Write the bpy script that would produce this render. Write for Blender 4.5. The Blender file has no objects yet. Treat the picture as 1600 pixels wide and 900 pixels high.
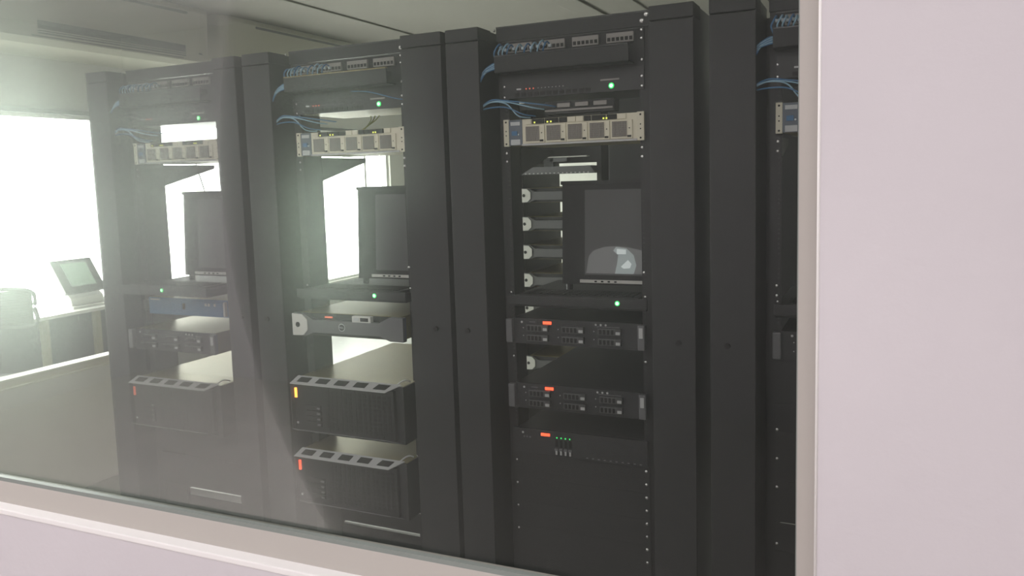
import bpy, bmesh, math, random
from mathutils import Vector, Matrix
random.seed(7)
S = bpy.context.scene
COL = S.collection

# ------------------------------------------------------------------ camera
cam_d = bpy.data.cameras.new('camera'); cam = bpy.data.objects.new('camera', cam_d); COL.objects.link(cam)
CX, CY, CZ = 2.92548, -2.49249, 1.64546
R0 = (0.90696, 0.42011, -0.03052); R1 = (0.01629, -0.10737, -0.99409); R2 = (-0.4209, 0.9011, -0.10422)
cam.matrix_world = Matrix(((R0[0], -R1[0], -R2[0], CX), (R0[1], -R1[1], -R2[1], CY), (R0[2], -R1[2], -R2[2], CZ), (0, 0, 0, 1)))
cam_d.sensor_fit = 'HORIZONTAL'; cam_d.sensor_width = 36.0
cam_d.lens = 1263.455 / 1600 * 36.0
cam_d.shift_y = -41.14 / 1600
cam_d.clip_start = 0.02
S.camera = cam

# ------------------------------------------------------------------ world, exposure
w = bpy.data.worlds.new('sky'); S.world = w; w.use_nodes = True
bg = w.node_tree.nodes['Background']; bg.inputs[0].default_value = (0.97, 1.0, 0.94, 1); bg.inputs[1].default_value = 26.0
S.view_settings.view_transform = 'Standard'; S.view_settings.look = 'None'
S.view_settings.gamma = 1.0; S.view_settings.use_curve_mapping = False
S.view_settings.exposure = 0.0

def area(name, loc, rot, sx, sy, power, col, portal=False):
    d = bpy.data.lights.new(name, 'AREA'); d.shape = 'RECTANGLE'; d.size = sx; d.size_y = sy; d.energy = power; d.color = col
    if portal: d.cycles.is_portal = True
    o = bpy.data.objects.new(name, d); COL.objects.link(o); o.location = loc; o.rotation_euler = rot
    return o
PI = math.pi
# window daylight portal (fills the opening in the left wall)
area('window_portal', (-3.10, 3.0, 1.39), (0, -PI/2, 0), 1.71, 7.2, 1, (1, 1, 1), True)
# corridor ceiling lamps on the camera's side
area('corridor_lamp', (2.7, -3.4, 2.93), (0, 0, 0), 2.6, 1.8, 61, (1, 0.95, 0.955))
area('corridor_lamp_far', (-0.9, -2.35, 2.93), (0, 0, 0), 2.4, 1.0, 62, (1, 0.96, 0.955))

# ------------------------------------------------------------------ materials
MATS = {}
def mat(name, col, rough=0.5, metal=0.0, emit=None, estr=0.0, noise=0.0, nscale=8.0, bump=0.0, bscale=60.0, spec=None):
    m = bpy.data.materials.new(name); m.use_nodes = True; nt = m.node_tree
    b = nt.nodes['Principled BSDF']
    b.inputs['Base Color'].default_value = (*col, 1); b.inputs['Roughness'].default_value = rough; b.inputs['Metallic'].default_value = metal
    if spec is not None: b.inputs['Specular IOR Level'].default_value = spec
    if emit: b.inputs['Emission Color'].default_value = (*emit, 1); b.inputs['Emission Strength'].default_value = estr
    if noise or bump:
        tc = nt.nodes.new('ShaderNodeTexCoord')
    if noise:
        n = nt.nodes.new('ShaderNodeTexNoise'); n.inputs['Scale'].default_value = nscale; n.inputs['Detail'].default_value = 5
        mr = nt.nodes.new('ShaderNodeMapRange'); mr.inputs[1].default_value = .3; mr.inputs[2].default_value = .7
        mr.inputs[3].default_value = 1 - noise; mr.inputs[4].default_value = 1 + noise
        mx = nt.nodes.new('ShaderNodeVectorMath'); mx.operation = 'SCALE'; mx.inputs[0].default_value = col
        nt.links.new(tc.outputs['Object'], n.inputs['Vector']); nt.links.new(n.outputs[0], mr.inputs[0])
        nt.links.new(mr.outputs[0], mx.inputs['Scale']); nt.links.new(mx.outputs[0], b.inputs['Base Color'])
    if bump:
        n2 = nt.nodes.new('ShaderNodeTexNoise'); n2.inputs['Scale'].default_value = bscale; n2.inputs['Detail'].default_value = 3
        bp = nt.nodes.new('ShaderNodeBump'); bp.inputs['Strength'].default_value = bump; bp.inputs['Distance'].default_value = 0.002
        nt.links.new(tc.outputs['Object'], n2.inputs['Vector']); nt.links.new(n2.outputs[0], bp.inputs['Height']); nt.links.new(bp.outputs[0], b.inputs['Normal'])
    MATS[name] = m
    return m
M_wall_c = mat('corridor_plaster', (0.69, 0.655, 0.685), .75, noise=.03, nscale=2, bump=.35, bscale=45)
M_wall = mat('room_plaster', (0.50, 0.495, 0.455), .8, noise=.03, nscale=2, bump=.2)
M_ceil = mat('ceiling_paint', (0.085, 0.078, 0.066), .85, noise=.05, nscale=1.5, bump=.2)
M_floor = mat('vinyl_floor', (0.28, 0.28, 0.255), .4, noise=.08, nscale=6)
M_cfloor = mat('corridor_floor', (0.62, 0.58, 0.56), .4, noise=.08, nscale=4)
M_frame = mat('window_frame_paint', (0.47, 0.44, 0.405), .5)
M_sill = mat('sill_paint', (0.94, 0.92, 0.91), .45)
M_gask = mat('gasket_grey', (0.25, 0.28, 0.26), .4)
M_alu = mat('white_window_frame', (0.7, 0.7, 0.68), .4)
M_blk = mat('black_powder_coat', (0.022, 0.022, 0.023), .5, noise=.08, nscale=30)
M_mgr = mat('charcoal_powder_coat', (0.026, 0.026, 0.027), .6, noise=.08, nscale=25)
M_rail = mat('rack_rail_black', (0.016, 0.016, 0.017), .5)
M_plast = mat('black_plastic', (0.018, 0.018, 0.019), .6)
M_face = mat('dark_equipment_face', (0.026, 0.026, 0.028), .45, noise=.2, nscale=60)
M_mesh = mat('perforated_black', (0.014, 0.014, 0.015), .6)
M_steel = mat('galvanised_steel', (0.26, 0.215, 0.105), .45, .6, noise=.05, nscale=12)
M_darksteel = mat('dark_steel', (0.07, 0.07, 0.072), .35, .7)
M_silver = mat('silver_plastic', (0.50, 0.50, 0.50), .45, .1)
M_bezel = mat('grey_bezel', (0.14, 0.14, 0.145), .42, .2)
M_lbezel = mat('light_bezel', (0.66, 0.65, 0.61), .45)
M_screw = mat('nickel_screw', (0.75, 0.75, 0.73), .25, .9)
M_cream = mat('cream_metal', (0.72, 0.68, 0.54), .45, noise=.04)
M_grille = mat('taupe_grille', (0.19, 0.165, 0.13), .6, noise=.15, nscale=200)
M_module = mat('slate_module', (0.12, 0.145, 0.18), .45)
M_label = mat('pale_label', (0.55, 0.57, 0.58), .5)
M_ports = mat('port_block_grey', (0.30, 0.28, 0.265), .5)
M_hole = mat('black_hole', (0.006, 0.006, 0.006), .7)
M_cable = mat('blue_cable', (0.06, 0.17, 0.33), .45)
M_cablel = mat('pale_blue_cable', (0.28, 0.45, 0.58), .45)
M_boot = mat('pale_plug_boot', (0.62, 0.70, 0.74), .4)
M_bcable = mat('black_cable', (0.015, 0.015, 0.015), .5)
M_ycable = mat('olive_cable', (0.30, 0.32, 0.06), .5)
M_blue = mat('blue_faceplate', (0.05, 0.19, 0.40), .4)
M_screen = mat('glossy_screen', (0.09, 0.091, 0.093), .3)
M_acb = mat('ivory_plastic', (0.33, 0.315, 0.25), .45)
M_acd = mat('grey_vent', (0.035, 0.038, 0.036), .5)
M_desk = mat('white_laminate', (0.85, 0.86, 0.80), .25)
M_leg = mat('cream_leg', (0.32, 0.30, 0.19), .45)
M_part = mat('grey_partition', (0.85, 0.83, 0.73), .6, noise=.03)
M_backp = mat('grey_desk_panel', (0.06, 0.066, 0.064), .6)
M_trimc = mat('cream_trim', (0.8, 0.78, 0.6), .4)
M_tan = mat('tan_rail', (0.62, 0.58, 0.42), .5)
M_chair = mat('black_mesh_fabric', (0.03, 0.032, 0.032), .8)
M_monf = mat('grey_monitor_frame', (0.11, 0.11, 0.115), .4)
M_lcdg = mat('pale_green_screen', (0.2, 0.3, 0.22), .3, emit=(0.55, 0.75, 0.55), estr=.45)
M_green = mat('green_led', (0.1, .8, .3), .3, emit=(0.02, 0.9, 0.12), estr=1.3)
M_greenw = mat('green_led_core', (0.6, 1, .7), .3, emit=(0.35, 1.0, 0.45), estr=3)
M_red = mat('red_display', (0.8, .1, .05), .3, emit=(1.0, 0.08, 0.03), estr=2.6)
M_orange = mat('orange_display', (1, .4, .1), .3, emit=(1.0, 0.30, 0.04), estr=4)
M_drive = mat('drive_bay_grey', (0.075, 0.075, 0.075), .45)
M_redd = mat('dim_red_led', (0.6, .15, .1), .3, emit=(1.0, 0.16, 0.08), estr=.6)
M_yel = mat('yellow_led', (0.9, .9, .2), .3, emit=(0.9, 0.95, 0.12), estr=.9)
M_white = mat('lit_floor_white', (0.9, 0.92, 0.88), .5)
M_lamp = mat('lamp_diffuser', (0.9, 0.9, 0.9), .5, emit=(1, .95, .95), estr=3)

# dusty interior pane: mostly clear, a thin film of dust scatters light passing through it
def pane_mat(name, dust, tint, gloss, haze=0.0, rough=.5, haze2=0.0):
    # clear sheet + thin film of dust: a share of the light is spread widely (dust), a share narrowly (haze)
    m = bpy.data.materials.new(name); m.use_nodes = True; nt = m.node_tree; nt.nodes.clear()
    N = nt.nodes.new; L = nt.links.new
    out = N('ShaderNodeOutputMaterial'); tr = N('ShaderNodeBsdfTransparent'); tr.inputs[0].default_value = (*tint, 1)
    gl = N('ShaderNodeBsdfGlossy'); gl.inputs['Roughness'].default_value = 0.0
    fr = N('ShaderNodeFresnel'); fr.inputs[0].default_value = 1.45
    mu = N('ShaderNodeMath'); mu.operation = 'MULTIPLY'; mu.inputs[1].default_value = gloss
    L(fr.outputs[0], mu.inputs[0]); base = tr
    tc = N('ShaderNodeTexCoord'); n = N('ShaderNodeTexNoise'); n.inputs['Scale'].default_value = 1.6; n.inputs['Detail'].default_value = 4
    L(tc.outputs['Object'], n.inputs['Vector'])
    tl = N('ShaderNodeBsdfTranslucent'); tl.inputs[0].default_value = (0.94, 0.97, 0.92, 1)
    rf = N('ShaderNodeBsdfRefraction'); rf.inputs['Color'].default_value = (0.88, 1.0, 0.90, 1); rf.inputs['Roughness'].default_value = rough; rf.inputs['IOR'].default_value = 1.25
    rg = N('ShaderNodeBsdfRefraction'); rg.inputs['Color'].default_value = (0.84, 1.0, 0.86, 1); rg.inputs['Roughness'].default_value = .62; rg.inputs['IOR'].default_value = 1.2
    # film thins towards the right end: fade of the light veil put into it
    sp = N('ShaderNodeSeparateXYZ'); L(tc.outputs['Object'], sp.inputs[0])
    gr = N('ShaderNodeMapRange'); gr.inputs[1].default_value = .1; gr.inputs[2].default_value = 1.3; gr.inputs[3].default_value = 1.1; gr.inputs[4].default_value = .5
    L(sp.outputs[0], gr.inputs[0])
    for node, f in ((tl, dust), (rf, haze), (rg, haze2)):
        if not f: continue
        mr = N('ShaderNodeMapRange'); mr.inputs[1].default_value = .3; mr.inputs[2].default_value = .7
        mr.inputs[3].default_value = f*.95; mr.inputs[4].default_value = f*1.05
        mx = N('ShaderNodeMixShader'); L(n.outputs[0], mr.inputs[0])
        ml = N('ShaderNodeMath'); ml.operation = 'MULTIPLY'; L(mr.outputs[0], ml.inputs[0]); L(gr.outputs[0], ml.inputs[1]); L(ml.outputs[0], mx.inputs[0]); L(base.outputs[0], mx.inputs[1]); L(node.outputs[0], mx.inputs[2]); base = mx
    m2 = N('ShaderNodeMixShader'); L(mu.outputs[0], m2.inputs[0]); L(base.outputs[0], m2.inputs[1]); L(gl.outputs[0], m2.inputs[2]); L(m2.outputs[0], out.inputs[0])
    return m
M_pane = pane_mat('dusty_glass', 0.048, (0.95, 0.96, 0.95), 0.22, 0.125, .95, .022)
M_clear = pane_mat('clear_glass', 0, (0.99, 0.99, 0.99), 0.5)
M_opane = pane_mat('outer_glass', 0, (0.97, 0.98, 0.97), 0.6)

# ------------------------------------------------------------------ mesh helpers
class MB:
    def __init__(s): s.bm = bmesh.new()
    def box(s, x0, x1, y0, y1, z0, z1, bev=0.0):
        r = bmesh.ops.create_cube(s.bm, size=1.0); v = r['verts']
        for a in v: a.co = Vector(((x0+x1)/2 + a.co.x*(x1-x0), (y0+y1)/2 + a.co.y*(y1-y0), (z0+z1)/2 + a.co.z*(z1-z0)))
        if bev > 0:
            es = list({e for a in v for e in a.link_edges})
            bmesh.ops.bevel(s.bm, geom=es, offset=bev, segments=2, affect='EDGES', profile=.6)
        return s
    def prism(s, pts, axis, a, b):
        # extrude polygon pts (2D) along axis from a to b
        def mk(p, t):
            if axis == 'x': return Vector((t, p[0], p[1]))
            if axis == 'y': return Vector((p[0], t, p[1]))
            return Vector((p[0], p[1], t))
        A = [s.bm.verts.new(mk(p, a)) for p in pts]; B = [s.bm.verts.new(mk(p, b)) for p in pts]
        n = len(pts)
        s.bm.faces.new(A); s.bm.faces.new(B[::-1])
        for i in range(n): s.bm.faces.new((A[i], B[i], B[(i+1) % n], A[(i+1) % n]))
        return s
    def loft(s, A, B):
        a = [s.bm.verts.new(p) for p in A]; b = [s.bm.verts.new(p) for p in B]; n = len(A)
        s.bm.faces.new(a); s.bm.faces.new(b[::-1])
        for i in range(n): s.bm.faces.new((a[i], b[i], b[(i+1) % n], a[(i+1) % n]))
        return s
    def cyl(s, p, q, r, seg=12, r2=None):
        p = Vector(p); q = Vector(q); d = q-p
        m = Matrix.Translation((p+q)/2) @ d.to_track_quat('Z', 'Y').to_matrix().to_4x4()
        bmesh.ops.create_cone(s.bm, cap_ends=True, segments=seg, radius1=r, radius2=r if r2 is None else r2, depth=d.length, matrix=m)
        return s
    def dome(s, p, r, ax=(0, -1, 0), sc=.5):
        m = Matrix.Translation(p) @ Vector(ax).to_track_quat('Z', 'Y').to_matrix().to_4x4() @ Matrix.Diagonal((1, 1, sc, 1))
        bmesh.ops.create_icosphere(s.bm, subdivisions=2, radius=r, matrix=m)
        return s
    def tube(s, pts, r, seg=6, sub=6):
        P = [Vector(p) for p in pts]; Q = []
        for i in range(len(P)-1):
            p0 = P[max(i-1, 0)]; p1 = P[i]; p2 = P[i+1]; p3 = P[min(i+2, len(P)-1)]
            for k in range(sub):
                t = k/sub
                Q.append(.5*((2*p1)+(-p0+p2)*t+(2*p0-5*p1+4*p2-p3)*t*t+(-p0+3*p1-3*p2+p3)*t**3))
        Q.append(P[-1]); rings = []
        up = Vector((0, 0, 1))
        for i, c in enumerate(Q):
            d = (Q[min(i+1, len(Q)-1)]-Q[max(i-1, 0)]).normalized()
            a = d.cross(up)
            if a.length < .05: a = d.cross(Vector((1, 0, 0)))
            a.normalize(); b = a.cross(d).normalized()
            rings.append([s.bm.verts.new(c+a*r*math.cos(2*PI*k/seg)+b*r*math.sin(2*PI*k/seg)) for k in range(seg)])
        for i in range(len(rings)-1):
            for k in range(seg): s.bm.faces.new((rings[i][k], rings[i][(k+1) % seg], rings[i+1][(k+1) % seg], rings[i+1][k]))
        s.bm.faces.new(rings[0][::-1]); s.bm.faces.new(rings[-1])
        for f in s.bm.faces: f.smooth = True
        return s
    def build(s, name, m, parent=None, smooth=False):
        bmesh.ops.recalc_face_normals(s.bm, faces=s.bm.faces)
        me = bpy.data.meshes.new(name); s.bm.to_mesh(me); s.bm.free()
        if smooth:
            for f in me.polygons: f.use_smooth = True
        me.materials.append(m); o = bpy.data.objects.new(name, me); COL.objects.link(o)
        if parent is not None: o.parent = parent
        return o
def thing(name, label, cat, loc=(0, 0, 0), group=None, rz=0):
    o = bpy.data.objects.new(name, None); COL.objects.link(o); o.location = loc; o.rotation_euler = (0, 0, rz); o.empty_display_size = .05
    o['label'] = label; o['category'] = cat
    if group: o['group'] = group
    return o
def tag(o, label, cat, group=None):
    o['label'] = label; o['category'] = cat
    if group: o['group'] = group
    return o
def struct(o): o['kind'] = 'structure'; return o
KIDS = {}
def dup(root, loc, label, group=None, rz=None):
    kids = [o for o in COL.objects if o.parent == root]
    r = root.copy(); COL.objects.link(r); r.location = loc; r['label'] = label
    if rz is not None: r.rotation_euler = (0, 0, rz)
    if group: r['group'] = group
    elif 'group' in r: del r['group']
    for c in kids:
        d = c.copy(); COL.objects.link(d); d.parent = r
        for g in [o for o in COL.objects if o.parent == c]:
            e = g.copy(); COL.objects.link(e); e.parent = d
    return r
def B(*a, bev=0.0): return MB().box(*a, bev=bev)

# ================================================================== SETTING
XL, XR, YF, ZC = -3.05, 4.9, 7.2, 3.25
TH = -0.0166           # the window wall runs almost parallel to the rack row
GY = -1.205            # glass plane at X = 1.5
struct(B(XL-.2, XR+.2, -1.22, YF+.2, -.1, 0).build('floor', M_floor))
struct(B(XL-.2, XR+.2, -5.2, -1.22, -.1, 0).build('floor_corridor', M_cfloor))
struct(B(XL-.2, XR+.2, -1.29, YF+.2, ZC, ZC+.1).build('ceiling', M_ceil))
struct(B(XL-.2, XR+.2, -5.2, -1.29, 2.95, 3.05).build('ceiling_corridor', M_wall_c))
struct(B(XL-.2, XR+.2, YF, YF+.15, 0, ZC).build('wall_far', M_wall))
struct(B(XR, XR+.15, -5.2, YF, 0, ZC).build('wall_right', M_wall))
struct(B(XL-.2, XR+.2, -5.35, -5.2, 0, 3.05).build('wall_corridor_back', M_wall_c))
WY0, WY1, WZ0, WZ1 = -.6, 6.59, .47, 2.248
wl = MB()
wl.box(XL-.15, XL, -1.25, YF, 0, WZ0).box(XL-.15, XL, -1.25, YF, WZ1, ZC).box(XL-.15, XL, -1.25, WY0, WZ0, WZ1).box(XL-.15, XL, WY1, YF, WZ0, WZ1)
struct(wl.build('wall_left', M_wall))
struct(B(XL-.15, XL, -5.2, -1.25, 0, 3.05).build('wall_corridor_left', M_wall_c))
# outer window: frame, mullions, panes
wf = MB()
wf.box(XL-.10, XL-.04, WY0, WY1, WZ0, WZ0+.03).box(XL-.10, XL-.04, WY0, WY1, WZ1-.03, WZ1)
wf.box(XL-.10, XL-.04, WY0, WY0+.04, WZ0, WZ1).box(XL-.10, XL-.04, WY1-.04, WY1, WZ0, WZ1)
win = struct(wf.build('window_1', M_alu))
mu = [WY0+.04, .95, 2.62, 4.30, 6.08, WY1-.04]
for y in mu[1:-1]: B(XL-.10, XL-.04, y-.02, y+.02, WZ0+.03, WZ1-.03).build('mullion', M_alu, win)
for a, b in zip(mu[:-1], mu[1:]): B(XL-.075, XL-.069, a, b, WZ0+.03, WZ1-.03).build('pane', M_opane, win)
struct(B(XL-.03, XL+.02, WY0-.05, WY1+.05, WZ1, WZ1+.035).build('trim_1', M_backp))

# observation window wall: an opening whose sill is at z .9, right edge at x 2.84
def rotated(o, s=True):
    o.location = (1.5, GY, 0); o.rotation_euler = (0, 0, -TH)
    if s: struct(o)
    return o
# local coordinates: x along wall (0 at X 1.5), y 0 at the glass, negative towards the camera
RX = 1.332; FX = 1.303; SZ = .856; FZ = .898
wo = MB()
LX = -4.55
wo.box(LX, 3.4, -.066, .03, 0, SZ, bev=0).box(RX, 3.4, -.066, .03, SZ, 3.25).box(LX, RX, -.066, .03, 2.62, 3.25).box(LX, -4.2, -.066, .03, SZ, 2.62)
rotated(wo.build('wall_front', M_wall_c))
# rounded plaster lip round the opening
rotated(MB().cyl((RX+.0015, -.0655, SZ), (RX+.0015, -.0655, 2.62), .0022, 12).build('trim_2', M_sill, smooth=True))
rotated(B(-4.2, RX, -.068, .0, SZ-.006, SZ+.008, bev=.003).build('trim_3', M_sill))
fr = MB()
fr.box(FX, RX, -.022, .022, SZ+.008, 2.62).prism([(-.036, SZ+.008), (-.014, FZ+.010), (.022, FZ+.010), (.022, SZ+.008)], 'x', -4.2, FX).box(-4.2, RX, -.022, .022, 2.58, 2.62)
wn2 = rotated(fr.build('window_2', M_frame))
g = MB().box(-4.2, FX, -.014, -.002, FZ+.010, FZ+.020).box(FX-.0025, FX, -.012, -.002, FZ+.010, 2.58)
g.build('gasket', M_gask, wn2)
pn = B(-4.2, FX, 0.0, .004, FZ+.010, 2.58).build('pane', M_pane, wn2)
pn.data.materials.append(M_clear)
for f in pn.data.polygons:
    if f.normal.y > -.9: f.material_index = 1       # the dust lies on the corridor face
# ceiling beams / ducts along the room depth
for k, (x, wd, dz) in enumerate(((-2.02, .30, .018), (.20, .24, .018), (.70, .10, .014))):
    struct(B(x-wd/2, x+wd/2, -1.2, YF, ZC-dz, ZC, bev=.01).build('trim_%d' % (4+k), M_ceil))

# ================================================================== AIR CONDITIONERS
def air_con(y0, L, label):
    t = thing('air_conditioner', label, 'air conditioner', (XL, y0, 2.6), 'split units under the ceiling')
    prof = [(0, .071), (.25, .125), (.283, .17), (.305, .60), (.295, .64), (.28, .648), (0, .648)]
    def P(sc, y): 
        cx, cz = .30, .36
        return [Vector((cx+(x-cx)*sc, y, cz+(z-cz)*sc)) for x, z in prof]
    R_ = .14
    sec = [(R_*(1-math.cos(q)), 1-.22*(1-math.sin(q))) for q in (0, .26, .52, .79, 1.05, 1.57)]
    ys = [(y, k) for y, k in sec] + [(L-y, k) for y, k in reversed(sec)]
    def P2(sc, y): return [Vector((x*sc, y, .648+(z-.648)*sc)) for x, z in prof]
    m = MB(); rings = [[m.bm.verts.new(v) for v in P2(k, y)] for y, k in ys]
    n_ = len(prof)
    m.bm.faces.new(rings[0]); m.bm.faces.new(rings[-1][::-1])
    for i_ in range(len(rings)-1):
        for k in range(n_): m.bm.faces.new((rings[i_][k], rings[i_+1][k], rings[i_+1][(k+1) % n_], rings[i_][(k+1) % n_]))
    m.build('housing', M_acb, t)
    # outlet slot lies on the sloping lower face between (.15,.14) and (.36,.215)... a frame, a dark throat and louvres
    def on(sx, off=0):   # point on the front face polyline
        a = [(.25, .125), (.283, .17), (.305, .60)]
        L1 = math.hypot(.033, .045); L2 = math.hypot(.022, .43)
        if sx < L1: p, q, u = a[0], a[1], sx/L1
        else: p, q, u = a[1], a[2], (sx-L1)/L2
        dx, dz = q[0]-p[0], q[1]-p[1]; n = math.hypot(dx, dz)
        return (p[0]+dx*u+dz/n*off, p[1]+dz*u-dx/n*off)
    def strip(s0, s1, ya, yb, o0, o1, name, m_, par):
        A = [on(s0, o0), on(s1, o0), on(s1, o1), on(s0, o1)]
        return MB().loft([Vector((x, ya, z)) for x, z in A], [Vector((x, yb, z)) for x, z in A]).build(name, m_, par)
    strip(.088, .185, .43, L-.31, -.004, .002, 'outlet', M_acd, t)
    for sx in (.100, .116): strip(sx, sx+.005, .43, L-.32, .002, .010, 'louvre', M_acb, t)
    strip(.066, .074, .38, L-.34, -.002, .003, 'slot', M_acd, t)
    strip(.455, .478, .43, L-.28, -.002, .002, 'slot', M_acd, t)
    strip(.12, .135, L-.16, L-.12, 0, .003, 'badge', M_acd, t)
    return t
air_con(1.15, 2.13, 'large ivory air conditioner unit at top left with a dark louvred outlet')
air_con(3.43, 2.13, 'ivory air conditioner unit farther back, partly hidden behind the server racks')

# ================================================================== LEFT SIDE: partition, desk, chair, monitor
t = thing('low_partition_wall', 'grey low partition with cream edged rail left of the racks', 'partition', (-1.1, -1.1, 0))
B(-.06, 0, 0, 2.05, 0, .655).build('panel', M_part, t)
B(-.075, .006, 0, 2.05, .655, .698).build('rail', M_tan, t)
B(.0, .018, 0, 2.05, .653, .664, bev=.003).build('bead', M_trimc, t)
B(-.08, .009, 0, 2.05, .698, .707, bev=.003).build('bead', M_trimc, t)

t = thing('desk', 'white topped desk with cream legs along the bright window', 'desk', (-2.775, 2.4, 0))
B(-.26, .275, -1.9, 1.9, .732, .756, bev=.003).build('desktop', M_desk, t)
for x, ys_ in ((-.22, (-1.85, 1.85)), (.245, (-1.85, -1.14, -.72, .6, 1.85))):
    for y in ys_: B(x-.022, x+.022, y-.022, y+.022, 0, .732).build('leg', M_leg, t)
B(-.25, -.235, -1.85, 1.85, .15, .732).build('back_panel', M_backp, t)

t = thing('monitor', 'small grey framed touch monitor tilted back on the white desk', 'monitor', (-2.72, 1.72, .756))
def slab(x0, z0, x1, z1, ya, yb, th, inset=0):
    d = Vector((x1-x0, 0, z1-z0)).normalized(); n = Vector((d.z, 0, -d.x))
    p = Vector((x0, 0, z0)); q = Vector((x1, 0, z1))
    A = [p, q, q-n*th, p-n*th]
    return [v+Vector((0, ya, 0)) for v in A], [v+Vector((0, yb, 0)) for v in A]
MB().loft(*slab(.06, .119, -.10, .359, -.175, .17, .03)).build('bezel', M_monf, t)
MB().loft(*slab(.035, .162, -.078, .331, -.105, .105, -.003)).build('screen', M_lcdg, t)
MB().prism([(-.12, 0), (.07, 0), (.055, .075), (.02, .10), (-.11, .27)], 'y', -.14, .14).build('housing', M_desk, t)
o = B(-.10, .12, -.17, .17, 0, .018, bev=.004).build('base', M_desk, t)

t = thing('office_chair', 'black mesh backed office chair beside the white desk, at the left edge', 'chair', (-2.17, .47, 0), rz=math.radians(28))
bk = MB()
for k in range(21):
    z = .79+.0108*k; bk.tube([(-.28, .30, z), (0, .36, z+.008), (.28, .30, z)], .0047, 5, 6)
for k in range(22):
    x = -.28+.0267*k; y = .36-.06*(x/.28)**2; bk.tube([(x, y, .785), (x, y, 1.0)], .0047, 5, 1)
bk.build('backrest_mesh', M_chair, t)
xs_ = [-.285+.057*k for k in range(11)]
fb = MB(); A_ = [(x, .366-.06*(x/.28)**2) for x in xs_]
fb.prism(A_+[(x, y+.003) for x, y in reversed(A_)], 'z', .785, 1.005); fb.build('backrest_fabric', M_chair, t)
bf = MB(); bf.tube([(-.29, .30, .79), (0, .365, .775), (.29, .30, .79), (.30, .30, .9), (.28, .30, 1.01), (0, .37, 1.02), (-.28, .30, 1.01), (-.30, .30, .9), (-.29, .30, .79)], .013, 8, 5)
bf.build('backrest_frame', M_plast, t)
B(-.25, .25, -.24, .24, .43, .50, bev=.03).build('seat', M_chair, t)
MB().tube([(0, .1, .42), (0, .33, .45), (0, .39, .60), (0, .37, .80)], .018, 8, 5).build('back_post', M_plast, t)
MB().cyl((0, 0, .10), (0, 0, .43), .025).build('column', M_darksteel, t)
for k in range(5):
    a = 2*PI*k/5
    l = MB().tube([(0, 0, .12), (.15*math.cos(a), .15*math.sin(a), .10), (.29*math.cos(a), .29*math.sin(a), .07)], .017, 8, 3).build('leg', M_plast, t)
    MB().cyl((.29*math.cos(a)-.018*math.sin(a), .29*math.sin(a)+.018*math.cos(a), .028), (.29*math.cos(a)+.018*math.sin(a), .29*math.sin(a)-.018*math.cos(a), .028), .028).build('caster', M_plast, l)

# ================================================================== RACKS
P = .8748; W = .4826
ORD = ['leftmost', 'second from left', 'third from left', 'rightmost, cut by the window edge']
RK = ['the leftmost rack', 'the second rack', 'the third rack', 'the rightmost rack']
NTH = ['first', 'second', 'third', 'fourth', 'fifth', 'sixth', 'seventh', 'eighth', 'ninth', 'tenth']
def rack(i):
    t = thing('server_rack', 'black open frame server rack, ' + ORD[i], 'rack', (P*i, 0, 0), None)
    for s, x in ((1, 0), (-1, W)):
        m = MB()
        # C channel: front flange, deep web, rear flange; web on the outer side
        xo = x-.012*s if s == 1 else x+.012
        if s == 1: a, b = -.018, -.014
        else: a, b = W+.014, W+.018
        m.box(min(a, x+.016*s), max(b, x+.016*s), .004, .008, 0, 2.105)
        m.box(a, b, .008, .152, 0, 2.105)
        m.box(a, b, .152, .156, 0, 2.105)
        if s == 1: m.box(-.056, -.014, .150, .154, 0, 2.105)
        r = m.build('rail', M_rail, t)
        # tapped hole column: pale squares stand in for light through the holes, too small to pick apart
        h = MB(); z = .15
        while z < 2.06:
            for dz in (0, .0159, .0286):
                h.box(x+.008*s-.0022, x+.008*s+.0022, .0030, .0042, z+dz-.0022, z+dz+.0022)
            z += .04445
        hh = h.build('hole_light_dots', M_darksteel, r); hh['kind'] = 'stuff'
    # gusseted top: angle bars front and rear
    B(-.02, W+.02, -.002, .008, 2.095, 2.138).build('top_bar', M_rail, t)
    B(-.02, W+.02, .15, .16, 2.095, 2.138).build('top_bar', M_rail, t)
    B(-.02, W+.02, -.004, .012, 2.138, 2.142).build('top_bar_edge', M_darksteel, t)
    B(-.03, W+.03, -.10, .36, 0, .02, bev=.004).build('base_plate', M_rail, t)
    # side gusset plates that rise towards the back under the chassis
    for x in (-.016, W+.012):
        MB().prism([(.152, 1.68-.028), (.455, 1.728), (.455, 1.745), (.152, 1.745)], 'x', x, x+.004).build('gusset', M_rail, t)
    return t
racks = [rack(i) for i in range(4)]
def screw(i, x, z, r=.0055, y=-.002):
    return MB().dome((x, y, z), r, sc=.55).build('screw', M_screw, racks[i], smooth=True)
for i in range(4):
    for z, y in ((2.129, -.018), (2.116, .020), (2.102, .044)): MB().dome((-.0195, y, z), .0055, (1, 0, 0), .6).build('screw', M_screw, racks[i], smooth=True)
    for z in (2.085, 2.06, 1.995, 1.945, 1.915): screw(i, W-.006, z)
    screw(i, W-.004, 2.112, .009); screw(i, W+.010, 2.130, .009)
    for z in (2.02, 1.945, 1.91): screw(i, .004, z)
    for z in (1.725, 1.697): screw(i, .005, z, .005); screw(i, W-.008, z, .005)
    for z in (1.252, 1.232): screw(i, .006, z, .0045); screw(i, W-.005, z, .005)
    screw(i, W-.008, 1.33, .005)
for z in (.66, .577, .494, .411): screw(2, .008, z, .005)
for k in range(8): screw(2, W-.009, .675-.0445*k, .0052 if k % 2 else .006)
for z in (1.30, 1.27): screw(3, .003, z)
for z in (1.10, .86, .77, .68, .50): screw(3, .006, z)
for z in (.62, .55, .50, .44, .40): screw(1, W-.008, z, .0055)
screw(2, .008, 1.03, .005); screw(2, W-.006, 1.04, .005)

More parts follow.
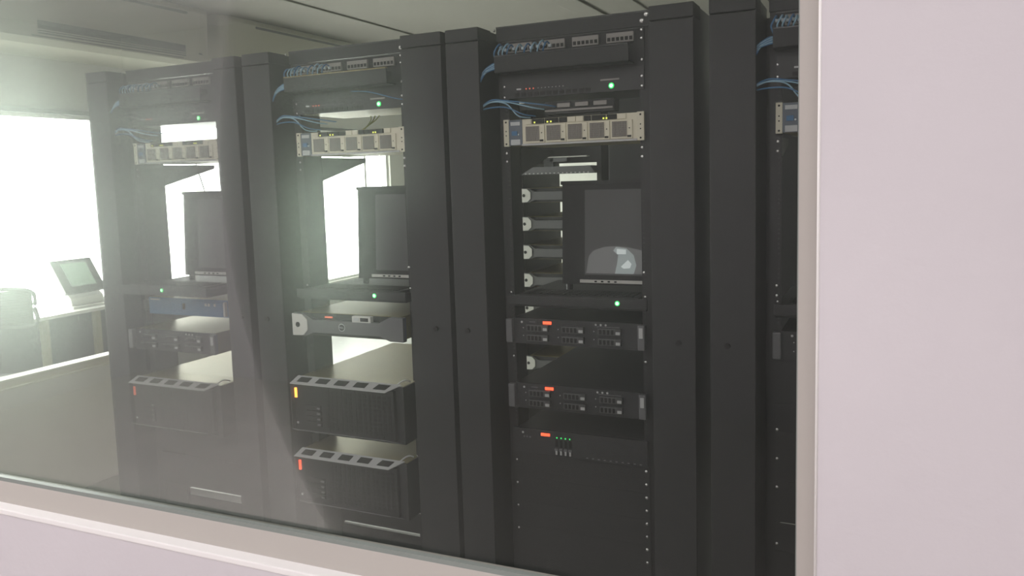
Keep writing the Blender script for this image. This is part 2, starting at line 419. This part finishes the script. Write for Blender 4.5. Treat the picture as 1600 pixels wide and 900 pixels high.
# vertical cable managers: own things, each beside a rail
def vmanager(x0, x1, label, k, ztop=2.137):
    t = thing('vertical_cable_manager', label, 'cable manager', (x0, 0, 0), 'vertical cable managers')
    w_ = x1-x0
    m = MB(); m.box(0, .003, -.072, .155, .01, ztop-.004); m.box(w_-.003, w_, -.072, .155, .01, ztop-.004); m.box(0, w_, .035, .039, .01, ztop-.004)
    m.build('channel', M_blk, t)
    B(-.001, w_+.001, -.078, -.070, .02, ztop-.045, bev=.003).build('door', M_mgr, t)
    B(-.001, w_+.001, -.078, .02, ztop-.042, ztop, bev=.003).build('top_cap', M_mgr, t)
    kx = w_*(.62 if k % 2 else .38)
    MB().cyl((kx, -.078, 1.125), (kx, -.086, 1.125), .009, 14).build('latch', M_hole, t)
    return t
MX = [(-.172, -.050), (.541, .653), (.692, .820), (1.400, 1.557), (1.577, 1.698), (2.270, 2.402), (2.448, 2.578), (3.14, 3.28)]
ML = ['black vertical cable manager at the far left end of the rack row',
      'black vertical cable manager right of the leftmost rack', 'black vertical cable manager left of the second rack',
      'black vertical cable manager right of the second rack', 'black vertical cable manager left of the third rack',
      'wide black vertical cable manager right of the third rack', 'black vertical cable manager left of the rightmost rack',
      'black vertical cable manager right of the rightmost rack, outside the view']
for k, (a, b) in enumerate(MX[:7]): vmanager(a, b, ML[k], k)

# ---------------------------------------------------------------- patch panels (top)
def patch_panel(i, z, n_right=2):
    t = thing('patch_bay', 'dark patch panel with grey port blocks at the top of ' + RK[i], 'patch panel', (P*i, 0, z), 'top patch panels')
    B(-.002, W+.002, -.002, .002, 0, .044, bev=.0006).build('faceplate', M_plast, t)
    B(0, W, -.005, .004, .0435, .046).build('top_edge', M_darksteel, t)
    for x in (.025, .138, .252, .366):
        b = B(x, x+.088, -.012, -.001, .006, .036, bev=.001).build('port_block', M_ports, t)
        h = MB()
        for k in range(6): h.box(x+.004+k*.0142, x+.004+k*.0142+.0095, -.0135, -.0115, .011, .022)
        h = h.build('ports', M_hole, b); h['kind'] = 'stuff'
    return t
for i in range(4): patch_panel(i, 2.046)
def duct(i):
    t = thing('cable_duct', 'black horizontal cable duct below the top patch panel of ' + RK[i], 'cable duct', (P*i, 0, 1.985), 'horizontal cable ducts')
    B(-.002, W-.03, -.062, -.058, 0, .052, bev=.001).build('cover', M_plast, t)
    B(-.002, W-.03, -.062, .0, 0, .003).build('base', M_plast, t)
    B(.0, W-.032, -.064, -.050, .052, .0555).build('top_edge', M_steel if i == 1 else M_darksteel, t)
    B(-.002, W+.002, -.002, .002, -.009, .062).build('back_plate', M_plast, t)
    m = MB()
    for k in range(24): m.box(.004+k*.0185, .008+k*.0185, -.058, 0, .030, .048)
    m.build('fingers', M_plast, t)['kind'] = 'stuff'
for i in range(4): duct(i)

# ---------------------------------------------------------------- network switches
def switch(i):
    t = thing('network_switch', 'dark network switch with tiny red lamps and one bright green lamp in ' + RK[i], 'switch', (P*i, 0, 1.903), 'upper network switches')
    B(.012, W-.012, 0, .28, .002, .044, bev=.001).build('case', M_darksteel if i != 1 else M_steel, t)
    B(-.001, W+.001, -.004, .001, .001, .074, bev=.001).build('faceplate', M_face, t)
    m = MB()
    for k in range(12): m.box(.045+k*.0225, .045+k*.0225+.016, -.0055, -.0035, .006, .018)
    m.build('ports', M_hole, t)['kind'] = 'stuff'
    m = MB()
    for k in range(3): m.dome((.085+.013*k, -.0055, .030), .0026)
    m.build('status_lamps', M_redd, t)['kind'] = 'stuff'
    m = MB()
    for k in range(8): m.dome((.128+.0125*k, -.0055, .030), .0015)
    m.build('dim_lamps', M_silver, t)['kind'] = 'stuff'
    B(.05, .066, -.0055, -.0035, .028, .033).build('label_plate', M_silver, t)
    B(.342, .404, -.0055, -.0035, .036, .041).build('label_plate', M_ports, t)
    MB().dome((.378, -.006, .019), .0062).build('power_lamp', M_greenw, t, smooth=True)
    MB().dome((.378, -.0048, .019), .0095, sc=.25).build('lamp_ring', M_green, t, smooth=True)
    return t
for i in range(4): switch(i)

# ---------------------------------------------------------------- small patch panel of the third and rightmost racks
for i in (2, 3):
    t = thing('patch_bay', 'short grey three block patch panel above the cream chassis of ' + RK[i], 'patch panel', (P*i+.15, 0, 1.845))
    B(0, .235, -.002, .05, 0, .040).build('faceplate', M_plast, t)
    B(0, .232, -.008, .0, .008, .014, bev=.001).build('label_bar', M_ports, t)
    for k in range(3):
        b = B(.045+k*.062, .089+k*.062, -.010, 0, .020, .033, bev=.001).build('port_block', M_ports, t)

# ---------------------------------------------------------------- cream chassis
def chassis(i):
    t = thing('network_chassis', 'cream metal chassis with five taupe grille bays in ' + RK[i], 'network equipment', (P*i, 0, 1.747), 'cream chassis')
    H = .0889
    B(.022, W-.022, .004, .30, .001, H-.001).build('case', M_steel, t)
    for a, b, s in ((0, .019, 1), (W-.022, W+.001, -1)):
        e = B(a, b, -.010, .004, 0, H, bev=.0015).build('rack_ear', M_cream, t)
        m = MB()
        for z in (.008, .036, .050, .080): m.cyl(((a+b)/2, -.011, z), ((a+b)/2, -.009, z), .0032 if z in (.008, .080) else .0022, 10)
        m.build('holes', M_hole, e)
    B(.019, .067, -.008, .004, .002, H-.002, bev=.001).build('control_module', M_module, t)
    B(.026, .060, -.010, -.008, .004, .022).build('label_plate', M_label, t)
    B(.026, .060, -.010, -.008, .068, .080).build('label_plate', M_label, t)
    B(.030, .050, -.011, -.008, .035, .050).build('connector', M_cable, t)
    MB().dome((.055, -.011, .038), .003).build('lamp', M_boot, t)
    B(.067, W-.022, -.006, .003, .002, H-.002, bev=.001).build('faceplate', M_cream, t)
    B(.067, W-.022, -.012, -.006, 0, .006).build('lower_lip', M_silver, t)
    for k in range(5):
        x = .078+k*.0745
        b = B(x, x+.070, -.011, -.006, .008, .066, bev=.001).build('fan_bay', M_cream, t)
        B(x+.004, x+.052, -.013, -.011, .014, .062).build('grille', M_grille, b)
        g_ = MB()
        for q in range(9): g_.box(x+.006+q*.0055, x+.008+q*.0055, -.0142, -.0128, .016, .060)
        for q in range(7): g_.box(x+.005, x+.051, -.0142, -.0128, .018+q*.0066, .0195+q*.0066)
        g_.build('grille_wires', M_ports, b)['kind'] = 'stuff'
        B(x+.054, x+.066, -.0135, -.0105, .012, .018).build('latch', M_hole, b)
        MB().dome((x+.0605, -.0115, .040), .002).build('screw', M_hole, b)
    x = .083
    for k, (w_, m_, nm) in enumerate(((.022, M_cream, 'cover_plate'), (.045, M_hole, 'port_module'), (.050, M_hole, 'port_module'), (.03, M_hole, 'port_module'), (.03, M_cream, 'cover_plate'), (.026, M_cream, 'cover_plate'), (.026, M_hole, 'port_module'), (.050, M_hole, 'port_module'), (.036, M_hole, 'port_module'), (.030, M_cream, 'cover_plate'))):
        B(x, x+w_-.003, -.011, -.006, .070, .086, bev=.0008).build(nm, m_, t); x += w_
    for q in (.112, .158, .170, .350, .360): B(q, q+.005, -.013, -.010, .072, .077).build('lamp', M_yel, t)
    return t
for i in range(4): chassis(i)

# ---------------------------------------------------------------- patch cables (each one a cable with its plug boot)
def cable(pts, r, m, label, group, plug=None, i=0):
    t = thing('patch_cable', label, 'cable', (P*i, 0, 0), group)
    MB().tube(pts, r, 6, 6).build('cord', m, t)
    if plug:
        x, y, z = plug
        B(x-.0045, x+.0045, y-.018, y, z-.005, z+.005, bev=.0015).build('plug', M_boot, t)
    return t
for i in range(4):
    xs = [.004, .020, .034, .050, .064, .082, .112, .135, .158, .178]
    for k, x in enumerate(xs):
        if i == 2 and k in (4,): continue
        rr = random.uniform(-.004, .004); zt = 2.066+rr
        arc = -.078-.0022*k
        pts = [(x, -.012, zt), (x+rr, -.034, zt+.010), (x-.004, -.050+rr, zt-.002), (x-.012, -.048, 2.046), (x-.022 if x > .04 else x-.006, -.035, 2.022)]
        pts += [(-.016, -.047, 2.016-.002*k), (-.045, -.052-.0015*k, 1.996-.0025*k), (-.068, -.046-.001*k, 1.962-.003*k), (-.076, -.02, 1.93), (-.078, .02, 1.90)]
        cable(pts, .0028, M_cablel if k % 3 else M_cable, 'blue patch cable with pale plug, ' + NTH[k] + ' from left atop ' + RK[i], 'patch cables of ' + RK[i], (x, -.004, zt), i)
    for k in range(4):
        z0 = 1.882+.003*k
        xe = (.118, .150, .19, .10)[k]; ze = (1.842, 1.862, 1.868, 1.838)[k]
        pts = [(-.077, .01, 1.862+.002*k), (-.07, -.040, 1.868+.003*k), (-.02, -.060, 1.886+.006*k-(.012 if k in (0, 3) else 0)), (.035, -.058, 1.886+.004*k-(.014 if k in (0, 3) else 0)), (xe-.03, -.042, ze+.006), (xe, -.010, ze)]
        cable(pts, .0024, M_cablel if k % 2 else M_cable, ('upper', 'second', 'third', 'lowest')[k] + ' blue cable arching from manager to cream chassis in ' + RK[i], 'lower blue cables of ' + RK[i], None, i)
# thin cables behind the second rack
for k in range(3):
    cable([(.20+.02*k, .20, 1.90), (.205+.01*k, .19, 1.88), (.19-.006*k, .16, 1.842)], .0022, M_ycable, ('left', 'middle', 'right')[k] + ' one of three thin olive cables behind the second cream chassis', 'olive cables', None, 1)
cable([(.26, -.004, 1.975), (.35, -.02, 1.965), (.46, -.02, 1.935), (.50, .0, 1.93)], .002, M_cable, 'single blue cable running right across the second rack', None, None, 1)

# ---------------------------------------------------------------- KVM consoles
def kvm(i, y0, led, ym):
    t = thing('console_drawer', 'black rack console drawer with raised screen in ' + RK[i], 'console', (P*i, y0, 1.205), 'rack consoles with raised screens')
    B(.0, W, -.002, .45, 0, .032, bev=.003).build('tray', M_plast, t)
    B(-.004, W+.004, -.010, -.002, .006, .040, bev=.003).build('front_bar', M_blk, t)
    B(.03, W-.03, .012, .155, .032, .040, bev=.002).build('keyboard', M_plast, t)
    m = MB()
    for r_ in range(5):
        for c in range(18): m.box(.045+c*.0215, .063+c*.0215, .025+r_*.021, .042+r_*.021, .040, .043)
    m.build('keys', M_hole, t)['kind'] = 'stuff'
    MB().dome((led, -.011, .024), .0058).build('power_lamp', M_greenw, t, smooth=True)
    MB().dome((led, -.0101, .024), .0085, sc=.2).build('lamp_ring', M_green, t, smooth=True)
    yb = ym-y0; yt = ym+.022-y0; xa, xb = .122, .470; zb, zt_ = .055, .412
    def sl(x0, x1, u0, u1, o0, o1):
        def pt(x, u, o):
            y = yb+(yt-yb)*u; z = zb+(zt_-zb)*u; n = Vector((0, -(zt_-zb), (yt-yb))).normalized()
            return Vector((x, y, z))+n*o
        return [pt(x0, u0, o0), pt(x1, u0, o0), pt(x1, u1, o0), pt(x0, u1, o0)], [pt(x0, u0, o1), pt(x1, u0, o1), pt(x1, u1, o1), pt(x0, u1, o1)]
    pan = MB().loft(*sl(xa, xb, 0, 1, -.035, 0)).build('screen_panel', M_plast, t)
    MB().loft(*sl(xa+.085, xb-.004, .095, .93, 0, .0015)).build('display', M_screen, pan)
    MB().loft(*sl(xa+.07, xb-.006, .018, .048, 0, .010)).build('button_bar', M_lbezel, pan)
    m = MB()
    for k in range(4):
        a, b = sl(xa+.125+k*.024, xa+.133+k*.024, .026, .040, .010, .013); m.loft(a, b)
    m.build('buttons', M_hole, pan)['kind'] = 'stuff'
    MB().loft(*sl(xa-.004, xb, .985, 1.02, -.045, .006)).build('hood', M_plast, pan)
    MB().cyl((xa+.02, yb+.02, .02), (xa+.02, yb+.02, .075), .012).build('hinge', M_plast, t)
    MB().cyl((xb-.02, yb+.02, .02), (xb-.02, yb+.02, .075), .012).build('hinge', M_plast, t)
    return t
kvm(0, -.125, .245, .105); kvm(1, -.045, .353, .175); k3 = kvm(2, -.004, .388, .185); kvm(3, -.004, .388, .185)
# the third console's reflection, built as dim glowing shapes low on its display
M_p1 = mat('reflection_grey', (.12, .12, .12), .3, emit=(.55, .56, .55), estr=.12)
M_p2 = mat('reflection_pale', (.2, .2, .2), .3, emit=(.75, .9, .88), estr=.22)
M_p3 = mat('reflection_white', (.3, .3, .3), .3, emit=(.9, 1, .98), estr=.42)
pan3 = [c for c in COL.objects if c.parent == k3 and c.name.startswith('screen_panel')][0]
def refl(pts, off, m_, name):
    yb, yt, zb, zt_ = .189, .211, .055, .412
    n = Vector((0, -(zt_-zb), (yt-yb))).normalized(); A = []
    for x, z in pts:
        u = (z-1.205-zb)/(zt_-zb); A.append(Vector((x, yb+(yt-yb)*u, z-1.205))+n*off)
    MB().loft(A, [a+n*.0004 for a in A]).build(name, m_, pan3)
refl([(.212, 1.300), (.462, 1.300), (.462, 1.368), (.42, 1.380), (.37, 1.391), (.33, 1.396), (.28, 1.393), (.24, 1.380), (.222, 1.360)], .0016, M_p1, 'reflection_area')
refl([(.318, 1.300), (.385, 1.300), (.395, 1.33), (.385, 1.365), (.36, 1.388), (.322, 1.393), (.312, 1.38), (.33, 1.365), (.325, 1.33)], .0021, M_p2, 'reflection_figure')
refl([(.325, 1.368), (.358, 1.368), (.358, 1.384), (.325, 1.386)], .0027, M_p3, 'reflection_spot')
refl([(.340, 1.325), (.350, 1.318), (.372, 1.320), (.378, 1.335), (.365, 1.348), (.352, 1.336)], .0027, M_p3, 'reflection_spot')

# ---------------------------------------------------------------- servers with bay doors (2U, open front)
def drive(parent, x, z, w_=.078):
    d = B(x, x+w_, -.016, -.004, z, z+.022, bev=.001).build('drive_bay', M_drive, parent)
    B(x+w_-.016, x+w_-.002, -.019, -.015, z+.004, z+.013).build('handle', M_silver, d)
    m = MB()
    for k in range(4): m.box(x+.005+k*.0135, x+.013+k*.0135, -.0175, -.0158, z+.003, z+.018)
    m.build('vent', M_hole, d)['kind'] = 'stuff'
    MB().box(x+.001, x+w_-.018, -.0172, -.0158, z+.0195, z+.0212).build('edge', M_bezel, d)
def server2u(i, z, y, label, red=True, H=.0875):
    t = thing('rack_server', label, 'server', (P*i, y, z), 'open front rack servers')
    B(.018, W-.018, 0, .68, 0, H, bev=.001).build('case', M_darksteel if i >= 2 else M_steel, t)
    B(.016, W-.016, -.004, .0, 0, H).build('faceplate', M_face, t)
    for a, b in ((-.004, .020), (W-.024, W)):
        e = B(a, b, -.022, .0, .004, H-.002, bev=.004).build('rack_ear', M_bezel, t)
        if a > .1: B(a+.006, b-.006, -.024, -.021, H*.5, H*.88).build('grip', M_silver, e)
    for c in range(3):
        for r_ in range(2): drive(t, .070+c*.127, .012+r_*.034)
    B(.128, .158, -.007, -.003, H-.017, H-.008).build('display', M_red if red else M_hole, t)
    MB().dome((.05, -.006, H-.013), .004).build('power_button', M_silver, t)
    B(.077, .10, -.006, -.003, H-.013, H-.010).build('label_plate', M_bezel, t)
    for k in range(3): MB().dome((.315+.017*k, -.006, H-.010), .0038).build('connector', M_silver, t)
    B(.318, .395, -.006, -.003, H-.0175, H-.0150).build('seam', M_bezel, t)
    for x in (.055, .182, .308):
        MB().dome((x, -.006, .028), .0018).build('lamp', M_silver, t); MB().dome((x, -.006, .055), .0018).build('lamp', M_silver, t)
    return t
server2u(2, 1.079, -.012, 'dark server with six drive bays directly below the third rack console')
server2u(2, .852, -.008, 'dark server with six drive bays, second from top below the third rack console')
server2u(0, .965, -.085, 'dark open front server beneath the blue unit in the leftmost rack', red=False)
server2u(3, 1.079, -.012, 'dark server with drive bays hidden behind the window frame in the rightmost rack', red=False)
# R3's lowest unit
t = thing('storage_server', 'dark server with red display and four small upright handles, lowest in the third rack', 'server', (P*2, 0, .692))
B(.018, W-.018, 0, .60, .0, .087, bev=.001).build('case', M_darksteel, t)
B(.002, W-.002, -.012, .0, 0, .087, bev=.001).build('faceplate', M_face, t)
B(.108, .140, -.015, -.011, .068, .077).build('display', M_red, t)
for k in range(4):
    MB().dome((.166+.0155*k, -.0135, .066), .0026).build('lamp', M_green, t)
    h = B(.158+.0165*k, .170+.0165*k, -.018, -.012, .020, .030, bev=.001).build('handle', M_bezel, t)
    B(.162+.0165*k, .168+.0165*k, -.019, -.014, .008, .022, bev=.001).build('handle_stem', M_silver, h)
    B(.160+.0165*k, .169+.0165*k, -.0135, -.0115, .034, .058).build('slot', M_hole, t)
MB().dome((.040, -.0135, .073), .004).build('power_button', M_silver, t)
for k in range(3): MB().dome((.045+.011*k, -.0135, .059), .0036).build('connector', M_bezel, t)
for k in range(10): B(.270+.0205*k, .277+.0205*k, -.0135, -.0115, .006, .009).build('slit', M_bezel, t)

# ---------------------------------------------------------------- blue unit (leftmost rack)
t = thing('network_appliance', 'blue fronted rack appliance above the open front server', 'network equipment', (0, 0, 1.103))
B(.012, W-.012, .0, .42, .0, .072).build('case', M_steel, t)
B(.016, W-.016, -.006, .0, 0, .072, bev=.002).build('faceplate', M_blue, t)
B(.022, .21, -.009, -.005, .008, .062, bev=.002).build('left_door', M_blue, t)
B(.235, .44, -.009, -.005, .008, .062, bev=.002).build('right_door', M_blue, t)
B(.217, .228, -.010, -.005, .026, .052).build('key_lock', M_plast, t)
B(-.006, .004, -.018, .0, .016, .060, bev=.002).build('handle', M_bezel, t)
B(W-.028, W-.018, -.020, .0, .006, .066, bev=.002).build('handle', M_lbezel, t)
B(.03, .085, -.010, -.008, .062, .067).build('label_plate', M_lbezel, t)
for k, x in enumerate((.345, .362, .395)): B(x, x+.010, -.0105, -.008, .045, .056).build('mark', M_label, t)

# ---------------------------------------------------------------- bezelled server (second rack) and its kin in the rear rack
def bezel_server(loc, label, group=None, full=True, H=.0875):
    t = thing('bezel_server', label, 'server', loc, group)
    B(.018, W-.018, 0, .66, 0, H, bev=.001).build('case', M_steel, t)
    B(.004, W-.004, -.006, 0, .002, H-.002).build('faceplate', M_plast, t)
    # grey bezel: full height at the ends, narrowed in the middle, with chamfers
    pts = [(-.006, 0), (.045, 0), (.085, .016), (.385, .016), (.43, 0), (W+.006, 0), (W+.006, H), (.43, H), (.385, H-.022), (.085, H-.022), (.045, H), (-.006, H)]
    MB().prism(pts, 'y', -.026, -.006).build('bezel', M_bezel, t)
    MB().prism([(-.008, .002), (.040, .004), (.062, .024), (.062, H-.024), (.040, H-.004), (-.008, H-.002)], 'y', -.030, -.024).build('end_cap', M_lbezel, t)
    MB().prism([(W+.006, 0), (.43, .002), (.43, H-.002), (W+.006, H)], 'y', -.029, -.025).build('end_cap', M_bezel, t)
    MB().cyl((.018, -.031, H/2), (.018, -.029, H/2), .010, 12).build('key_lock', M_hole, t)
    if full:
        b = B(.268, .350, -.028, -.008, H-.024, H-.001, bev=.002).build('display_frame', M_lbezel, t)
        B(.276, .300, -.030, -.026, H-.019, H-.006).build('display', M_label, b)
        B(.306, .340, -.030, -.026, H-.019, H-.006).build('buttons', M_hole, b)
        B(.13, .165, -.0085, -.005, H-.017, H-.011).build('lamp', M_redd, t)
        # round emblem with the maker's letters
        e = MB(); e.cyl((.220, -.0275, H/2-.003), (.220, -.0255, H/2-.003), .0145, 24); e = e.build('emblem', M_label, t)
        MB().cyl((.220, -.0285, H/2-.003), (.220, -.0270, H/2-.003), .0118, 24).build('emblem_disc', M_plast, e)
        cu = bpy.data.curves.new('emblem_text', 'FONT'); cu.body = 'DELL'; cu.size = .0095; cu.align_x = 'CENTER'; cu.align_y = 'CENTER'; cu.extrude = .0004
        cu.materials.append(M_label); tmp = bpy.data.objects.new('emblem_text', cu); me = bpy.data.meshes.new_from_object(tmp); bpy.data.objects.remove(tmp)
        x = bpy.data.objects.new('letters', me); COL.objects.link(x); x.parent = e
        x.location = (.220, -.0292, H/2-.003); x.rotation_euler = (PI/2, 0, 0)
    return t
bezel_server((P, -.055, 1.068), 'grey bezelled server with round maker emblem below the second rack console')

# ---------------------------------------------------------------- tower servers laid in the rack (5U)
def tower_server(i, z, label, disp):
    t = thing('tower_server', label, 'server', (P*i, -.085, z), 'five unit servers with silver vent strip')
    H = .218
    B(.004, W-.004, .0, .66, 0, H-.004, bev=.001).build('case', M_steel, t)
    B(.0, .450, -.022, .0, .012, H-.020, bev=.002).build('front_grille', M_mesh, t)
    B(-.002, W-.004, -.004, .001, .0, H-.004).build('front_plate', M_face, t)
    B(W-.004, W, -.006, .66, .0, H-.006).build('side_cover', M_face, t)
    def strip(zf, zb, name, m_):
        # chamfered strip: front edge shorter than the back edge at the right end
        A = [Vector((-.004, -.040, zf)), (.425, -.040, zf), (.470, .002, zb), (.004, .002, zb)]; A = [Vector(a) for a in A]
        o = Vector((0, 0, .003 if zb > zf else -.003))
        return MB().loft(A, [a+o for a in A]).build(name, m_, t)
    s1 = strip(H-.022, H-.001, 'vent_strip', M_silver); s2 = strip(.022, .001, 'lower_strip', M_bezel)
    for k in range(5):
        for s_, zf, zb, m_ in ((s1, H-.022, H-.001, M_hole), (s2, .022, .001, M_mesh)):
            xa = .020+.086*k; xb = xa+.052
            def p(x, v): return Vector((x+(.004 if k < 4 else .010)*v*2, -.040+.042*v, zf+(zb-zf)*v+(.0036 if zb > zf else -.0036)))
            A = [p(xa, .22), p(xb, .22), p(xb, .78), p(xa, .78)]
            MB().loft(A, [a+Vector((0, 0, .0012 if zb > zf else -.0012)) for a in A]).build('vent', m_, s_)
    # shallow side cheeks joining both strips
    MB().prism([(-.040, .022), (0, .004), (0, H-.004), (-.040, H-.022)], 'x', -.004, .0).build('cheek', M_plast, t)
    B(.004, .014, -.026, -.020, H-.078, H-.040, bev=.001).build('display', disp, t)
    MB().dome((.012, -.024, .042), .005).build('power_button', M_silver, t)
    for k in range(4):
        d = B(.055, .125, -.026, -.020, .036+k*.021, .053+k*.021, bev=.001).build('drive_bay', M_plast, t)
        B(.108, .122, -.029, -.025, .040+k*.021, .046+k*.021).build('handle', M_bezel, d)
    for x in (.16, .22, .28, .34, .40): B(x, x+.003, -.0235, -.0215, .02, H-.028).build('seam', M_plast, t)
    m = MB()
    for r_ in range(9):
        for c in range(14): m.box(.145+c*.0215, .158+c*.0215, -.0232, -.0218, .03+r_*.017, .042+r_*.017)
    m.build('perforation', M_hole, t)['kind'] = 'stuff'
    MB().tube([(.445, .012, H-.004), (.455, .03, H+.006), (.462, .05, H+.006), (.468, .065, H-.002)], .003, 6, 4).build('lid_latch', M_lbezel, t)
    return t
tower_server(0, .625, 'five unit server with silver vent strip in the leftmost rack', M_redd)
tower_server(1, .693, 'upper five unit server with glowing orange display in the second rack', M_orange)
tower_server(1, .408, 'lower five unit server with red display, bottom of the second rack', M_red)

# ---------------------------------------------------------------- blank panels and lit floor strips low in the racks
BN = [0]*4
def blank(i, z0, z1, y=-.001):
    BN[i] += 1
    t = thing('blank_panel', 'plain black blank panel low in ' + RK[i] + ', ' + NTH[BN[i]-1] + ' of its column' , 'panel', (P*i, y, z0), 'black blank panels low in ' + RK[i])
    B(-.002, W+.002, -.001, .002, .0002, z1-z0-.0002, bev=.0003).build('faceplate', M_blk, t)
for k in range(4): blank(2, .625-.0889*(k+1)+.065, .625-.0889*k+.065)
for k in range(3): blank(2, .02+.105*k, .125+.105*k)
for k in range(3): blank(3, .30+.0889*k, .30+.0889*(k+1))
blank(3, .57, .70); blank(3, .70, .852); blank(3, .94, 1.078); blank(3, .852, .94); blank(3, .02, .299)
blank(0, .49, .62); blank(0, .345, .48)
for i, h in ((0, .032), (1, .007)):
    B(0, W, .156, .166, .222, .222+h).build('lit_floor_strip', M_white, racks[i])  # white strip stands in for bright floor seen through a gap
    for xa, xb in ((.0, .09), (.12, .21), (.235, .32), (.345, .47)):
        B(xa, xb, .156, .170, .110 if i == 0 else .100, .117 if i == 0 else .120).build('lower_lit_floor_strip', M_white, racks[i])  # broken white pieces imitate lit floor glimpsed between the cords
    for k in range(3): MB().tube([(.10+.13*k, .13, .02), (.11+.13*k, .14, .11), (.10+.14*k, .15, .16)], .008, 6, 3).build('power_cord', M_bcable, racks[i])
# dark backs low in the leftmost and second racks keep the view closed between the strips
for i, (z1, z2, za, zb) in enumerate(((.240, .275, .112, .126), (.236, .246, .098, .132))):
    B(-.16, W+.03, .176, .180, z2, .60 if i == 0 else .40).build('rear_cover', M_blk, racks[i])
    B(-.16, W+.03, .205, .209, zb, z1).build('rear_cover', M_blk, racks[i])
    B(-.16, W+.03, .205, .209, 0, za).build('rear_cover', M_blk, racks[i])

# power cables hanging behind the second rack
for k, pts in enumerate(([(.02, .70, 1.20), (.06, .55, 1.19), (.12, .45, 1.175), (.20, .40, 1.19), (.26, .42, 1.24)],
                         [(.00, .70, 1.26), (.05, .50, 1.20), (.10, .42, 1.18), (.16, .40, 1.22)],
                         [(.06, .607, 1.075), (.10, .61, .98), (.22, .58, .925), (.34, .55, .9125)],
                         [(.20, .607, 1.08), (.24, .62, .99), (.25, .56, .9125)],
                         [(.30, .607, 1.08), (.34, .62, 1.0), (.40, .56, .9125)],
                         [(.0, .62, 1.25), (.10, .50, 1.215), (.22, .46, 1.20), (.3, .5, 1.24)])):
    cable(pts, .005, M_bcable, NTH[k] + ' black power cable in the tangle behind the second rack', 'black power cables behind the second rack', None, 1)
cable([(.05, .28, 1.75), (.075, .32, 1.55), (.10, .33, 1.40), (.12, .31, 1.2385)], .003, M_bcable, 'thin black cable hanging in front of the bright window behind the leftmost rack', None, None, 0)

# ================================================================== REAR ROW behind the third rack
t = thing('server_rack', 'rear open frame rack of bezelled servers seen through the third rack', 'rack', (.87, 2.1, 0))
for x, s in ((-.03, 1), (W, -1)):
    m = MB(); m.box(x, x+.03, .004, .008, 0, 2.09); m.box(x if s == 1 else x+.026, x+.004 if s == 1 else x+.03, .008, .152, 0, 2.09)
    m.build('rail', M_rail, t)
B(-.03, W+.03, 0, .01, 2.05, 2.09).build('top_bar', M_rail, t)
B(-.10, -.03, -.02, .7, 0, 2.09).build('side_panel', M_blk, t)
B(-.03, W+.03, .16, .17, 1.72, 2.09).build('filler_panel', M_blk, t)
names = ['topmost', 'second from top', 'third from top', 'fourth from top', 'fifth from top', 'sixth from top', 'lowest']
first = None
for k in range(7):
    z = 1.572-.0875-.175*k; lab = 'grey bezelled server seen through the third rack, ' + names[k] + ' in the rear rack'
    if first is None: first = bezel_server((.87, 2.1, z), lab, 'servers in the rear rack', full=False)
    else: dup(first, (.87, 2.1, z), lab, 'servers in the rear rack')
t = thing('rear_switch', 'slate grey network unit with pale plugs above the rear rack servers', 'switch', (.87, 2.1, 1.655))
MB().prism([(0, 0), (W, 0), (W-.03, .045), (.07, .045)], 'y', -.03, .3).build('case', M_bezel, t)
m = MB()
for k in range(16): m.box(.03+k*.027, .04+k*.027, -.0315, -.029, .003, .009)
m.build('ports', M_silver, t)['kind'] = 'stuff'
B(.20, .31, -.035, .02, .072, .096, bev=.003).build('plug_block', M_bezel, t)
B(.14, W-.05, -.03, .02, .098, .104).build('light_bar', M_lbezel, t)
B(.16, .22, -.035, .0, .045, .098).build('bracket', M_plast, t)
for k, x in enumerate((1.42, 2.12, 2.84)):
    t = thing('server_cabinet', 'closed black server cabinet standing behind ' + ('the third rack', 'the gap right of the third rack', 'the rightmost rack')[k], 'cabinet', (x, 2.1, 0), 'black cabinets in the rear row')
    B(0, .68, .02, 1.0, .03, 2.11, bev=.004).build('body', M_blk, t)
    B(.01, .67, -.005, .02, .05, 2.09, bev=.004).build('door', M_mesh, t)
    B(.60, .62, -.03, -.005, .95, 1.15, bev=.003).build('handle', M_darksteel, t)
    B(.02, .66, .04, .98, 0, .03).build('plinth', M_plast, t)
